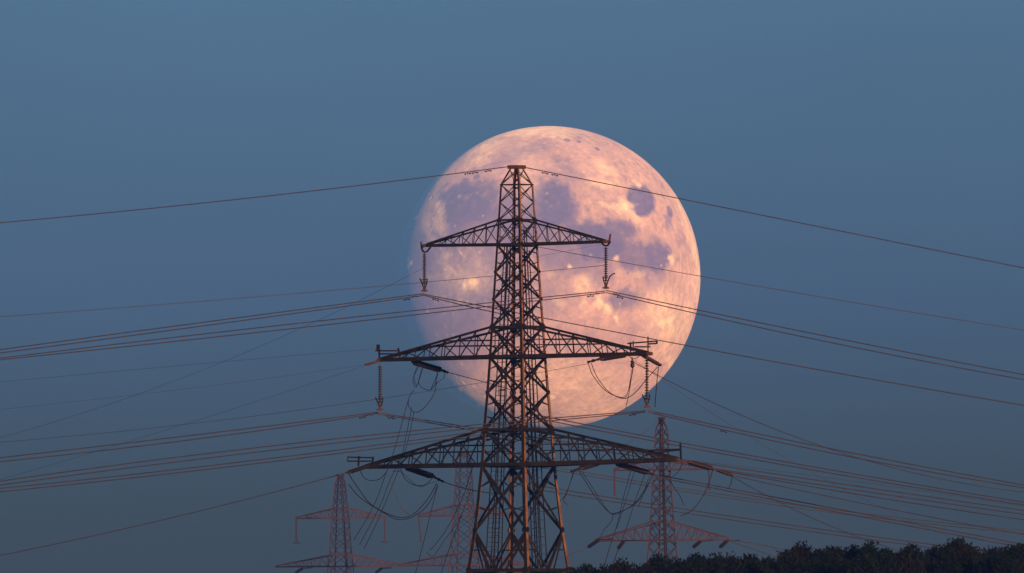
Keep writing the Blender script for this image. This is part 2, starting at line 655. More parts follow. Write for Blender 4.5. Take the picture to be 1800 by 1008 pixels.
def xpanel(zt, zb, wd, double=0.0, second=False):
    for i in range(4):
        j = (i + 1) % 4
        n = FN[i]
        a, b = corner(zt, i), corner(zt, j)
        c, d = corner(zb, i), corner(zb, j)
        ht, hb_ = interp(tab, zt), interp(tab, zb)
        # every diagonal a bar of its own; the two of an X lie on either side of the leg flange
        for (p, q, off) in ((a, d, -.05), (b, c, -.05 - wd * .95)):
            o = n * off
            m = MB()
            m.angle(p + o, q + o, wd, n)
            part('diagonal_brace', m)
            if double:
                m = MB()
                sh = Vector((0, 0, -double))
                m.angle(p + o + sh, q + o + sh * .4, wd * .8, n)
                part('diagonal_brace', m)
        if second:
            x = ht / (ht + hb_)
            mid = a + (d - a) * x
            for (leg_t, leg_b) in ((a, c), (b, d)):
                for tt, ww in ((.5, None), (.25, 1), (.75, 1)):
                    lp = leg_t + (leg_b - leg_t) * tt
                    if ww is None:
                        qd = lp + (mid - lp) * .62
                        continue
                    # short bar from the leg to the quarter point of the diagonal
                    e0, e1 = (leg_t, mid) if tt < .5 else (mid, leg_b)
                    qp = (leg_t + (mid - leg_t) * .55) if tt < .5 else (leg_b + (mid - leg_b) * .55)
                    m = MB()
                    o = n * (-.03)
                    m.angle(leg_t + (leg_b - leg_t) * (.36 if tt < .5 else .64) + o, qp + o, wd * .55, n)
                    part('secondary_brace', m)


def hframe(z, wd, dep=None, plan=False):
    for i in range(4):
        j = (i + 1) % 4
        n = FN[i]
        m = MB()
        m.angle(corner(z, i) + n * .03, corner(z, j) + n * .03, wd, n)
        part('horizontal_brace', m)
    if plan:
        m = MB()
        m.angle(corner(z, 0) - Vector((0, 0, .1)), corner(z, 2) - Vector((0, 0, .1)), wd * .6, Vector((0, 0, 1)))
        part('plan_brace', m)
        m = MB()
        m.angle(corner(z, 1) - Vector((0, 0, .24)), corner(z, 3) - Vector((0, 0, .24)), wd * .6, Vector((0, 0, 1)))
        part('plan_brace', m)


def L(y):
    return lev(y)


xpanel(L(299), L(325), 0.055)
xpanel(L(325), L(356), 0.066)
xpanel(L(356), L(387), 0.066)
xpanel(L(387), L(430), 0.078, 0, True)
xpanel(L(430), L(478), 0.094, .10, True)
xpanel(L(478), L(526), 0.094, .10, True)
xpanel(L(526), L(575), 0.094, .10, True)
xpanel(L(575), L(627), 0.101, .10, True)
xpanel(L(627), L(690), 0.109, .14, True)
xpanel(L(690), L(755), 0.109, .14, True)
xpanel(L(755), L(817), 0.109, .10, True)
xpanel(L(817), L(932), 0.133, .20, True)
# inverted V down to the middle of the low beam
for i in range(4):
    j = (i + 1) % 4
    n = FN[i]
    zt, zb = L(932), L(1002)
    mid = (corner(zb, i) + corner(zb, j)) / 2
    for k in (i, j):
        for sh in (0, .22):
            m = MB()
            m.angle(corner(zt, k) - n * .05 - Vector((0, 0, sh)), mid + (corner(zb, k) - mid) * (.04 + sh) - n * .05, .16, n)
            part('diagonal_brace', m)
        m = MB()
        lp = corner(zt, k) + (corner(zb, k) - corner(zt, k)) * .5
        m.angle(lp - n * .03, corner(zt, k) + (mid - corner(zt, k)) * .5 - n * .03, .09, n)
        part('secondary_brace', m)
xpanel(L(1004), 12.0, .19, .2, True)
xpanel(12.0, 0.3, .19, .2, True)
for y, wd, pl in ((325, .09, False), (387, .13, True), (430, .18, True), (575, .17, True), (627, .23, True),
                  (755, .17, True), (817, .25, True), (1003, .24, True)):
    hframe(L(y), wd, plan=pl)
hframe(12.0, .2, plan=True)


def gusset(z, i, sz):
    """bolted plates on both faces of a leg node"""
    c = corner(z, i)
    sx, sy = CORN[i]
    m = MB()
    for nx in (True, False):
        n = Vector((sx, 0, 0)) if nx else Vector((0, sy, 0))
        t = Vector((0, -sy, 0)) if nx else Vector((-sx, 0, 0))
        o = c + n * .045 + t * sz * .42
        u = Vector((0, 0, 1))
        pts = []
        for k in range(6):
            a = math.pi * 2 * (k + .5) / 6
            pts.append(o + t * math.cos(a) * sz * .62 + u * math.sin(a) * sz * .62)
        vs = pts + [p - n * .03 for p in pts]
        fs = [tuple(range(6)), tuple(range(11, 5, -1))] + [(k, k + 6, (k + 1) % 6 + 6, (k + 1) % 6) for k in range(6)]
        m.add(vs, fs)
    part('gusset_plate', m)


for y, sz in ((387, .30), (430, .32), (478, .2), (526, .2), (575, .46), (627, .44), (690, .30), (755, .52), (817, .48), (932, .36), (1003, .46)):
    for i in range(4):
        gusset(L(y), i, sz)

# cap frame at the peak
cz = L(294)
m = MB()
hc = interp(tab, L(299)) + .05
for sx, sy, ex, ey in ((1, 1, -1, 1), (-1, 1, -1, -1), (-1, -1, 1, -1), (1, -1, 1, 1)):
    m.bar(Vector((sx * hc, sy * hc, cz)), Vector((ex * hc, ey * hc, cz)), .10, .26)
m.bar(Vector((-hc, 0, cz + .03)), Vector((hc, 0, cz + .03)), .16, .16)
part('peak_cap', m, M_RUST)

# climbing ladders and cable trays inside the body
def ladder(name, xs_top, xs_bot, ytop, ybot, dep, step=.34, mat=M_STEEL_DK):
    m = MB()
    tp = [T.local(P(x, ytop, D0 + dep)) for x in xs_top]
    bt = [T.local(P(x, ybot, D0 + dep * 1.5)) for x in xs_bot]
    for a, b in zip(tp, bt):
        m.bar(a, b, .055, .055, Vector((0, 1, 0)))
    lo = obj_root = m.build(name, mat, T.root)
    m2 = MB()
    nst = int((tp[0] - bt[0]).length / step)
    for k in range(1, nst):
        t = k / nst
        m2.bar(tp[0] + (bt[0] - tp[0]) * t, tp[-1] + (bt[-1] - tp[-1]) * t, .035, .035)
    r = m2.build('rung', mat, lo)
    r['kind'] = 'stuff'
    return lo


ladder('climbing_ladder', (887, 892), (853, 867), 430, 1003, .8)
ladder('climbing_ladder', (891, 897), (868, 881), 430, 1003, -.5)
ladder('cable_ladder', (921, 925), (942, 950), 400, 1003, .9)
ladder('cable_ladder', (926, 930), (953, 962), 440, 1003, .2, .6)
ladder('cable_ladder', (894, 898), (862, 874), 440, 1003, 1.4, .5)
ladder('cable_ladder', (917, 921), (936, 946), 440, 1003, 1.3, .5)
# cage box hanging by the left ladder
m = MB()
for (xa, ya), (xb, yb) in (((877, 672), (877, 696)), ((890, 672), (890, 696)), ((877, 696), (890, 696)), ((877, 686), (890, 686)), ((877, 672), (890, 672))):
    m.bar(T.local(P(xa, ya, D0 - .6)), T.local(P(xb, yb, D0 - .6)), .06, .06)
part('cable_box', m, M_STEEL_DK)


def crossarm(tip, zt, zb, wd, nbay, rails=0):
    """half crossarm: four chords meeting at the tip, posts and diagonals"""
    side = 1 if tip.x > 0 else -1
    arm = empty('crossarm', (0, 0, 0), 0, T.root)
    ht, hbt = interp(tab, zt), interp(tab, zb)
    ew = .16
    ends = {}
    for sy in (1, -1):
        tb = tip + Vector((0, sy * ew, 0))
        tt = tip + Vector((-side * .2, sy * ew, .10))
        b0 = Vector((side * hbt, sy * hbt, zb))
        t0 = Vector((side * ht, sy * ht, zt))
        n = Vector((0, sy, 0))
        m = MB()
        m.angle(b0 + n * .04, tb + n * .04, wd * 1.5, n)
        part('bottom_chord', m, M_STEEL, arm)
        m = MB()
        m.angle(t0 + n * .04, tt + n * .04, wd * .85, n)
        part('top_chord', m, M_STEEL, arm)
        ends[sy] = (b0, tb, t0, tt)
        for k in range(1, nbay):
            f = (k / nbay) * .95
            pb, pt = b0 + (tb - b0) * f, t0 + (tt - t0) * f
            m = MB()
            m.angle(pb, pt, wd * .42, n)
            part('post', m, M_STEEL, arm)
        for k in range(nbay):
            f0, f1 = k / nbay * .95, (k + 1) / nbay * .95
            if sy * side > 0:
                p, q = t0 + (tt - t0) * f0, b0 + (tb - b0) * f1
            else:
                p, q = b0 + (tb - b0) * f0, t0 + (tt - t0) * f1
            if k == nbay - 1 and sy > 0:
                continue
            m = MB()
            m.angle(p - n * .03, q - n * .03, wd * .42, n)
            part('arm_brace', m, M_STEEL, arm)
        for k in range(rails):
            f = .30 + .18 * k
            f_end = .62 - .17 * k
            z_ = zb + (zt - zb) * (f + .08)
            pa = Vector((side * hbt, sy * hbt * .9, z_))
            x1 = side * hbt + (tip.x - side * hbt) * f_end
            pb = Vector((x1, sy * hbt * .9 * (1 - f_end) + sy * ew * f_end, z_))
            m = MB()
            m.bar(pa, pb, .07, .07)
            part('hand_rail', m, M_STEEL, arm)
    # plan bracing between the two bottom chords
    (b0, tb, _, _), (b1, tb1, _, _) = ends[1], ends[-1]
    for k in range(nbay):
        f0, f1 = k / nbay * .95, (k + 1) / nbay * .95
        p, q = (b0 + (tb - b0) * f0, b1 + (tb1 - b1) * f1) if k % 2 else (b1 + (tb1 - b1) * f0, b0 + (tb - b0) * f1)
        m = MB()
        m.angle(p - Vector((0, 0, .02)), q - Vector((0, 0, .02)), wd * .4, Vector((0, 0, 1)))
        part('arm_brace', m, M_STEEL, arm)
        if k:
            m = MB()
            m.angle(b0 + (tb - b0) * f0 + Vector((0, 0, .02)), b1 + (tb1 - b1) * f0 + Vector((0, 0, .02)), wd * .4, Vector((0, 0, 1)))
            part('arm_brace', m, M_STEEL, arm)
    m = MB()
    m.bar(tip + Vector((-side * .35, 0, 0)), tip + Vector((side * .12, 0, 0)), .44, .22)
    part('end_plate', m, M_RUST, arm)
    return arm


TIPS = {'tl': (748, 432), 'tr': (1066, 425), 'ml': (668, 633), 'mr': (1142, 622), 'bl': (642, 821), 'br': (1194, 808)}
ARM = {}
for k, (px, py) in TIPS.items():
    zt, zb, wd, nb, rl = {'t': (L(387), L(430), .14, 6, 0), 'm': (L(575), L(627), .18, 7, 2), 'b': (L(755), L(817), .20, 8, 3)}[k[0]]
    ARM[k] = crossarm(T.tip(px, py), zt, zb, wd, nb, rl)


def armbars(key, name, segs, th=.07, mat=M_STEEL, off=0.0):
    m = MB()
    for x0, y0, x1, y1 in segs:
        m.bar(T.local(P(x0, y0, armdepth(x0) + off)), T.local(P(x1, y1, armdepth(x1) + off)), th, th)
    return part(name, m, mat, ARM[key])


armbars('tl', 'tip_horn', [(740, 425, 741, 436), (741, 436, 748, 432)], .09, M_RUST)
armbars('tr', 'tip_horn', [(1073, 412, 1071, 425), (1071, 425, 1066, 425)], .11, M_RUST)
armbars('ml', 'tip_bracket', [(666, 606, 667, 633), (660, 617, 700, 617), (668, 622.5, 704, 622.5), (700, 612, 703, 628), (663, 606, 663.5, 618)], .10)
armbars('mr', 'tip_bracket', [(1139, 592, 1139, 624), (1103, 604, 1155, 600), (1116, 610, 1143, 610), (1155, 600, 1154.5, 604), (1139, 605, 1155, 604), (1108, 602, 1109, 618), (1113, 600, 1113, 618)], .10)
armbars('bl', 'tip_bracket', [(611, 804, 656, 805), (611, 804, 611, 811), (611, 811, 655, 811), (631, 802, 630, 820), (656, 803, 655, 813)], .10)
armbars('br', 'tip_bracket', [(1196, 779, 1197, 808), (1137, 792, 1196, 790), (1137, 789, 1137, 803), (1160, 795, 1196, 791)], .10)
# hanger straps at the top arm tips
armbars('tl', 'hanger', [(741, 436, 744, 443), (757, 435, 750, 443), (744, 443, 750, 443)], .10, M_STEEL_DK)
armbars('tr', 'hanger', [(1056, 425, 1062, 432), (1073, 425, 1068, 432), (1062, 432, 1068, 432)], .10, M_STEEL_DK)

tag(T.root, 'tall dark lattice pylon with three crossarm levels standing in front of the moon', 'pylon')


# ------------------------------------------------------------------ insulators
def string_thing(name, label, p, q, r, n, mat, group, horn=0, caps=True, rot=0):
    """cap-and-pin insulator string from p to q; horns at the low end"""
    d = q - p
    root = empty(name, p)
    ln = d.length
    o0 = Vector((0, 0, 0))
    m = MB()
    pr = []
    for k in range(n):
        a = .06 + .88 * k / n
        st = .88 / n
        pr += [(a, r * .36), (a + st * .34, r), (a + st * .44, r), (a + st * .52, r * .36)]
    m.lathe(o0, d, [(.06, r * .3)] + pr + [(.945, r * .3)], 12)
    m.build('shed_stack', mat, root, smooth=False)
    m = MB()
    m.lathe(o0, d, [(0, r * .22), (.07, r * .3)], 8)
    m.lathe(o0, d, [(.935, r * .3), (1.0, r * .25)], 8)
    m.build('end_fitting', M_RUST, root)
    return tag(root, label, 'insulator', group)


def susp(px, ptop, pbot, label, depth, left):
    p, q = P(px, ptop, depth), P(px, pbot, depth)
    root = string_thing('suspension_insulator', label, p, q, .165, 15, M_GLAZE, 'suspension insulators hanging from arm tips')
    d = q - p
    o = root.location
    u = Vector((cp, -sp, 0))                        # crossarm direction
    v = Vector((sp, cp, 0))                         # line direction
    e = d.copy()
    for sgn in (-1, 1):
        m = MB()
        a = e + u * (.10 * sgn)
        if left:
            pts = [a, a + u * (.12 * sgn) + Vector((0, 0, .3)), a + u * ((.30 if sgn < 0 else .16) * sgn) + Vector((0, 0, .62))]
        elif sgn > 0:
            pts = [a, a + u * .1 + Vector((0, 0, .25)), a + u * .25 + Vector((0, 0, .55)), a + u * .5 + Vector((0, 0, .72)), a + u * .7 + Vector((0, 0, .78))]
        else:
            pts = [a, a - u * .1 + Vector((0, 0, .28)), a - u * .16 + Vector((0, 0, .56))]
        m.tube(pts, .045, 6)
        m.build('arcing_horn', M_STEEL_DK, root)
    m = MB()
    m.bar(e + u * -.24 + Vector((0, 0, .52)), e + u * .2 + Vector((0, 0, .52)), .05, .05)
    m.bar(e + u * -.2 + Vector((0, 0, .28)), e + u * .18 + Vector((0, 0, .28)), .05, .05)
    m.build('guard_ring', M_STEEL_DK, root)
    m = MB()
    m.bar(e + Vector((0, 0, .06)), e + Vector((0, 0, -.34)), .16, .16, v)
    m.bar(e - v * .35 + Vector((0, 0, -.26)), e + v * .35 + Vector((0, 0, -.26)), .09, .11)
    m.build('clamp', M_RUST, root)
    return root


AD = armdepth
susp(746, 443, 505, 'ribbed suspension insulator hanging from left tip of the top crossarm', AD(746), True)
susp(1065, 432, 500, 'ribbed suspension insulator with curved horn hanging from right tip of top crossarm', AD(1065), False)
susp(668, 640, 714, 'ribbed suspension insulator hanging from left tip of the middle crossarm', AD(668), True)
susp(1137, 628, 709, 'ribbed suspension insulator hanging from right tip of the middle crossarm', AD(1137), True)

DE = 'tension insulators on the crossarms'


def tension(label, a, b, r, n, da=0, db=0, hw=None, twin=.12, mat=M_GLAZE):
    """twin tension string from pixel a to b, fittings on to pixel hw"""
    p, q = P(a[0], a[1], AD(a[0]) + da), P(b[0], b[1], AD(a[0]) + db)
    root = empty('tension_insulator', p)
    d = q - p
    side = Vector((cp, -sp, 0))
    for sgn in (-1, 1):
        m = MB()
        pr = []
        for k in range(n):
            s0, st = .05 + .9 * k / n, .9 / n
            pr += [(s0, r * .5), (s0 + st * .3, r), (s0 + st * .45, r), (s0 + st * .6, r * .5)]
        m.lathe(side * twin * sgn, d + side * twin * sgn, [(0, r * .3)] + pr + [(1, r * .3)], 10)
        m.build('shed_stack', mat, root)
    m = MB()
    m.bar(d - side * .2, d + side * .2, .12, .2, d)
    m.bar(-side * .2, side * .2, .12, .2, d)
    m.build('yoke_plate', M_RUST, root)
    if hw:
        h = P(hw[0], hw[1], AD(a[0]) + db * 1.2) - p
        m = MB()
        m.lathe(d, h, [(0, .06), (.2, .10), (.35, .06), (.6, .12), (.75, .06), (1, .10)], 8)
        m.build('dead_end_clamp', M_STEEL_DK, root)
    return tag(root, label, 'insulator', DE)


tension('thick black tension insulator slanting right under left half of middle crossarm', (728, 637), (775, 651), .20, 14, .2, 2.4, (787, 655))
tension('thick black tension insulator slanting left under right half of middle crossarm', (1098, 624), (1056, 631), .20, 14, -.2, -2.4, (1033, 637))
tension('short tension insulator slanting down past right tip of the middle crossarm', (1130, 625), (1158, 641), .13, 9, .1, 1.5, (1161, 642), .06)
tension('brown tension insulator pulled left beyond left tip of the bottom crossarm', (648, 819), (612, 831), .14, 12, -.1, -2.0, None, .07, M_GLAZE)
tension('thick black tension insulator slanting right under left half of bottom crossarm', (715, 822), (761, 838), .20, 14, .2, 2.4, (779, 847))
tension('thick black tension insulator slanting left under right half of bottom crossarm', (1050, 815), (1020, 824), .17, 10, -.2, -2.0, (1004, 829))
tension('long black tension insulator slanting right under right half of bottom crossarm', (1084, 815), (1141, 832), .18, 17, .2, 3.0, (1148, 834))
tension('black tension insulator just beyond right tip of the bottom crossarm', (1212, 813), (1251, 824), .17, 12, .4, 2.4, (1254, 825))
tension('small black tension insulator farthest right beyond the bottom crossarm', (1262, 827), (1284, 835), .12, 8, .4, 1.6, (1287, 836), .05)
tension('small tension link beyond the left tip of the middle crossarm', (666, 635), (646, 641), .09, 5, -.1, -1.0, None, .03, M_RUST)

# little post weight below the right half of the middle arm
p0 = P(1111, 628, AD(1111))
r0 = empty('post_insulator', p0)
m = MB()
m.lathe((0, 0, 0), P(1112, 649, AD(1111)) - p0, [(0, .05), (.3, .06), (.35, .14), (.5, .1), (.6, .16), (.8, .16), (.9, .07), (1, .05)], 10)
m.build('shed_stack', M_GLAZE, r0)
tag(r0, 'short black post insulator hanging under right half of middle crossarm', 'insulator')


# ------------------------------------------------------------------ wires
def catmull(pts, per=8):
    pts = [Vector(p) for p in pts]
    out = []
    ext = [pts[0] * 2 - pts[1]] + pts + [pts[-1] * 2 - pts[-2]]
    for i in range(1, len(ext) - 2):
        a, b, c, d = ext[i - 1:i + 3]
        for k in range(per):
            t = k / per
            out.append(.5 * ((2 * b) + (c - a) * t + (2 * a - 5 * b + 4 * c - d) * t * t + (3 * b - a - 3 * c + d) * t ** 3))
    out.append(pts[-1])
    return out


KL = 1.42 * SC        # metres of depth per pixel along the line direction


def wire(label, pts, d0, slope, r=.036, mat=M_WIRE, group=None, x_from=None, x_to=None, name='overhead_wire', damp=()):
    """sagging span: parabola through the pixel points; depth runs along the line from the first point"""
    xs = np.array([p[0] for p in pts], float)
    ys = np.array([p[1] for p in pts], float)
    co = np.polyfit(xs - xs[0], ys, min(2, len(pts) - 1))
    xa = xs[0]
    xb = x_to if x_to is not None else xs[-1]
    n = 40
    W = []
    for k in range(n + 1):
        x = xa + (xb - xa) * k / n
        y = np.polyval(co, x - xs[0])
        W.append(P(x, float(y), d0 + slope * abs(x - xa)))
    m = MB()
    m.tube(W, r, 6)
    o = m.build(name, mat, None, True, origin=W[0])
    tag(o, label, 'wire', group)
    for dx in damp:
        y = np.polyval(co, dx - xs[0])
        c = P(dx, float(y), d0 + slope * abs(dx - xa)) - W[0]
        u = (W[1] - W[0]).normalized()
        m = MB()
        dn = Vector((0, 0, -.13))
        m.tube([c + dn - u * .32, c + dn + u * .32], .018, 5)
        m.tube([c + dn - u * .36, c + dn - u * .22], .05, 6)
        m.tube([c + dn + u * .22, c + dn + u * .36], .05, 6)
        m.tube([c, c + dn], .03, 5)
        m.build('vibration_damper', M_STEEL_DK, o)
    return o


TW = 'twin conductors of the pylon'
XL, XR = -260, 2060
# earth wire at the peak
wire('single top wire running left from the peak of the tall pylon', [(896, 293), (700, 318), (350, 358), (0, 392)], D0, -KL, .034, x_to=XL, damp=(858, 835, 822))
wire('single top wire running right from the peak of the tall pylon', [(916, 293.5), (1190, 348), (1640, 440), (1800, 471)], D0, KL, .034, x_to=XR, damp=(958, 975))
# top arm, left clamp
d = AD(744)
wire('upper of the twin wires running left from top crossarm left insulator', [(743, 517), (700, 522), (350, 568), (0, 615)], d, -KL, x_to=XL, group=TW, damp=(729,))
wire('lower of the twin wires running left from top crossarm left insulator', [(743, 519), (700, 527), (350, 574), (0, 621)], d, -KL, x_to=XL, group=TW, damp=(715,))
wire('upper twin wire running right from top left insulator and on behind the pylon', [(744, 517), (860, 541), (957, 560), (1210, 608), (1800, 713)], d, KL, x_to=XR, group=TW, damp=(765,))
wire('lower twin wire running right from top left insulator as far as the pylon body', [(744, 519), (860, 547.5), (905, 557)], d, KL, group=TW, damp=(766,))
# top arm, right clamp
d = AD(1064)
wire('upper twin wire running left from top right insulator across the pylon', [(1063, 511), (957, 525), (700, 548), (350, 589), (0, 630)], d, -KL, x_to=XL, group=TW, damp=(1048,))
wire('lower twin wire running left from top right insulator across the pylon', [(1063, 514), (957, 529), (700, 557), (350, 595.5), (0, 633)], d, -KL, x_to=XL, group=TW, damp=(1038,))
wire('upper of the twin wires running right from top crossarm right insulator', [(1065, 511), (1222, 544), (1510, 603), (1800, 659)], d, KL, x_to=XR, group=TW, damp=(1083,))
wire('lower of the twin wires running right from top crossarm right insulator', [(1065, 514), (1222, 552), (1510, 612), (1800, 668)], d, KL, x_to=XR, group=TW, damp=(1090,))
# middle arm, left clamp
d = AD(666)
wire('upper of the twin wires running left from middle crossarm left insulator', [(664, 725), (400, 758), (0, 805)], d, -KL, x_to=XL, group=TW, damp=(648,))
wire('lower of the twin wires running left from middle crossarm left insulator', [(664, 727), (640, 731), (400, 765), (0, 812)], d, -KL, x_to=XL, group=TW, damp=(637,))
wire('upper twin wire running right from middle left insulator and on past the pylon', [(665, 725), (843, 756), (1187, 806), (1800, 898)], d, KL, x_to=XR, group=TW, damp=(685,))
wire('lower twin wire running right from middle left insulator and on past the pylon', [(665, 727), (843, 761), (1187, 812), (1800, 905)], d, KL, x_to=XR, group=TW, damp=(688,))
# middle arm, right clamp
d = AD(1136)
wire('upper twin wire running left from middle right insulator across the pylon foot', [(1134, 721), (970, 743), (850, 756 - 18), (590, 774), (0, 846)], d, -KL, x_to=XL, group=TW, damp=(1117,))
wire('lower twin wire running left from middle right insulator across the pylon foot', [(1134, 723), (972, 747), (853, 744), (590, 781), (0, 853)], d, -KL, x_to=XL, group=TW, damp=(1112,))
wire('upper of the twin wires running right from middle crossarm right insulator', [(1139, 722), (1240, 743), (1330, 763), (1800, 853)], d, KL, x_to=XR, group=TW, damp=(1156,))
wire('lower of the twin wires running right from middle crossarm right insulator', [(1139, 724), (1240, 750), (1330, 768), (1800, 858)], d, KL, x_to=XR, group=TW, damp=(1272,))
# second pair on each side behind the pylon, bottom arm circuit
d = D0 + 3
wire('upper of the lowest twin wires running left below the middle crossarm', [(905, 750), (813, 763), (590, 792), (0, 859)], d, -KL, x_to=XL, group=TW)
wire('lower of the lowest twin wires running left below the middle crossarm', [(905, 756), (813, 769), (590, 798), (0, 865)], d, -KL, x_to=XL, group=TW)
wire('upper twin wire leaving the pylon body right just above bottom crossarm', [(915, 724), (970, 735), (1196, 779), (1310, 799), (1800, 883)], d, KL, x_to=XR, group=TW)
wire('lower twin wire leaving the pylon body right just above bottom crossarm', [(915, 730), (970, 741), (1196, 785), (1310, 805), (1800, 888)], d, KL, x_to=XR, group=TW)
# bottom arm to the right
d = AD(1250)
wire('wire running right from the tension insulator beyond bottom crossarm', [(1254, 825), (1500, 868), (1800, 914)], d + 3, KL, x_to=XR, group='wires from bottom crossarm')
wire('wire running right from the small tension insulator farthest right', [(1287, 836), (1500, 882), (1800, 940)], d + 3, KL, .03, x_to=XR, group='wires from bottom crossarm')
d = AD(1148) + 4
wire('upper of two dark wires running right from long tension insulator to treetops', [(1148, 834), (1400, 880), (1600, 921), (1800, 957)], d, KL, x_to=XR, group='wires from bottom crossarm')
wire('lower of two dark wires running right from long tension insulator to treetops', [(1148, 838), (1400, 886), (1600, 926), (1800, 963)], d, KL, x_to=XR, group='wires from bottom crossarm')
d = D0 + 6
wire('upper of two wires passing behind right pylon leg below bottom crossarm', [(925, 812), (976, 822), (1144, 850), (1400, 888)], d, KL, .03, M_FARWIRE, x_to=XR)
wire('lower of two wires passing behind right pylon leg below bottom crossarm', [(925, 817), (976, 827), (1144, 855), (1400, 893)], d, KL, .03, M_FARWIRE, x_to=XR)
# reddish twin crossing in front of the right far tower
wire('upper of two reddish wires crossing the right far tower down to the trees', [(930, 851), (979, 860), (1184, 893), (1310, 911), (1596, 952)], 3000, KL * 1.3, .042, M_WIRE, x_to=1760)
wire('lower of two reddish wires crossing the right far tower down to the trees', [(930, 858), (979, 867), (1184, 899), (1310, 918), (1596, 958)], 3000, KL * 1.3, .042, M_WIRE, x_to=1760)
wire('dark wire dropping steeply right from beyond bottom crossarm into treetops', [(1287, 837), (1382, 891), (1540, 953), (1600, 975)], AD(1250) + 4, KL * 2, .022, M_WIRE)
# thin far wires
TH = 'thin distant wires'
wire('thin wire from left edge passing the clamp of top left insulator and behind pylon', [(1062, 466), (735, 500), (350, 528), (0, 558)], 3600, -KL, .034, M_FARWIRE, TH, x_to=XL)
wire('thin wire crossing moon below right half of top crossarm to right edge', [(945, 433), (1065, 459), (1232, 484.5), (1800, 581)], 3000, KL, .030, M_FARWIRE, TH, x_to=XR)
wire('short thin wire rising right under the right half of top crossarm', [(1058, 430), (925, 455)], AD(1056), -KL, .010, M_FARWIRE, TH)
wire('thin wire dropping steeply left from the middle of top left insulator', [(744, 472), (700, 494), (498, 591), (354, 652), (55, 754)], AD(744), KL * 4, .009, M_FARWIRE, TH, x_to=XL)
wire('thin wire running left from top of the middle crossarm left bracket', [(664, 613), (350, 640), (0, 672)], AD(664) + 40, KL, .010, M_FARWIRE, TH, x_to=XL)
wire('upper thin wire running left from middle crossarm left tip link', [(646, 641), (350, 681), (0, 720)], AD(664), KL, .008, M_FARWIRE, TH, x_to=XL)
wire('steeper thin wire falling left from middle crossarm left tip link', [(646, 642), (470, 699), (266, 765), (22, 837)], AD(664), KL * 3, .008, M_FARWIRE, TH, x_to=XL)
wire('thin wire running left from the tension insulator under middle crossarm right half', [(1033, 638), (855, 673), (700, 699), (350, 740), (0, 779)], AD(1060) - 3, KL, .014, M_FARWIRE, TH, x_to=XL)
wire('thin wire running right from tension insulator under middle crossarm left half', [(787, 655), (855, 673), (905, 688)], AD(760) + 3, KL, .026, M_CABLE)
wire('wire running right from tension insulator under bottom crossarm left half', [(779, 847), (830, 862), (880, 868)], AD(760) + 3, KL, .03, M_CABLE)
wire('thin wire falling right from middle crossarm right tip to the right edge', [(1114, 632), (1159, 668), (1438, 781), (1596, 829), (1800, 866)], AD(1140) + 1, KL * 2, .026, M_FARWIRE, TH, x_to=XR)
wire('thin wire falling steepest right from middle crossarm right tip', [(1116, 632), (1157, 666), (1292, 751), (1461, 849)], AD(1140) + 1, KL * 2, .010, M_FARWIRE, TH, x_to=1720)
wire('thin wire running right past small link below bottom crossarm right tip', [(1200, 808), (1440, 838), (1800, 890)], AD(1200), KL * 2, .014, M_FARWIRE, TH, x_to=XR)


def cable(label, pts, d, r=.030, mat=M_CABLE, name='jumper_cable', group='jumper cables under the crossarms', dd=0.0):
    W = catmull([P(x, y, d + dd * i) for i, (x, y) in enumerate(pts)], 7)
    m = MB()
    m.tube(W, r, 6)
    o = m.build(name, mat, None, True, origin=W[0])
    return tag(o, label, 'cable', group)


dl, dr = AD(690), AD(1100)
cable('longest drooping jumper under the bottom crossarm left half, upper strand', [(612, 832), (632, 862), (655, 889), (697, 909), (725, 905), (750, 880), (768, 850)], AD(690), .032, dd=.3)
cable('longest drooping jumper under the bottom crossarm left half, lower strand', [(613, 852), (632, 874), (665, 896), (702, 914), (737, 902), (757, 880), (770, 852)], AD(690) - .5, .032, dd=.3)
cable('small shallow jumper near left tip of the bottom crossarm', [(631, 824), (640, 840), (652, 845), (668, 842), (681, 828)], AD(655))
cable('small round jumper under thick bottom left tension insulator', [(704, 825), (713, 843), (730, 853), (748, 852), (762, 839)], AD(735), dd=.2)
cable('lower thin loop strand under thick bottom left tension insulator', [(690, 829), (705, 830), (722, 845), (738, 856), (756, 850), (772, 845)], AD(735) + 1, .02)
cable('thin cable hanging free in a curve left of the pylon legs', [(682, 835), (694, 868), (706, 893), (722, 907)], AD(690) - 1, .022, M_WIRE)
cable('narrow V shaped jumper under the middle crossarm left half', [(737, 643), (730, 656), (726, 668), (731, 681), (737, 667), (744, 645)], AD(735), .03)
cable('inner V shaped strand under the middle crossarm left half', [(734, 643), (728, 660), (733, 677), (741, 648)], AD(735) + .5, .02)
cable('shallow bowl shaped jumper under the middle crossarm left half', [(735, 672), (742, 682), (755, 686), (764, 678), (769, 660), (770, 653)], AD(755), .03)
cable('straight strand falling from middle left tension insulator', [(770, 653), (765, 668), (757, 685)], AD(755) + .5, .028)
cable('small hooked strand at the end of middle left tension insulator', [(783, 655), (780, 664), (773, 670), (766, 675)], AD(765), .024)
cable('large hanging loop under the middle crossarm left half', [(728, 686), (720, 697), (718, 712), (726, 724), (738, 723), (752, 710), (763, 692), (768, 672)], AD(745), .028)
cable('outer long jumper loop under the middle crossarm right half', [(1034, 639), (1042, 660), (1063, 686), (1087, 698), (1100, 697), (1107, 678), (1113, 649)], dr, .030)
cable('inner long jumper loop under the middle crossarm right half', [(1039, 638), (1049, 662), (1069, 688), (1095, 701), (1115, 692), (1135, 669), (1156, 645)], dr - .4, .030)
cable('thin drop cable with weight below middle crossarm right half', [(1112, 650), (1106, 690), (1102, 708), (1100, 718)], dr - .6, .026)
cable('drop strand beside the post insulator under middle crossarm right half', [(1110, 650), (1108, 668), (1104, 690)], dr + .3, .024)
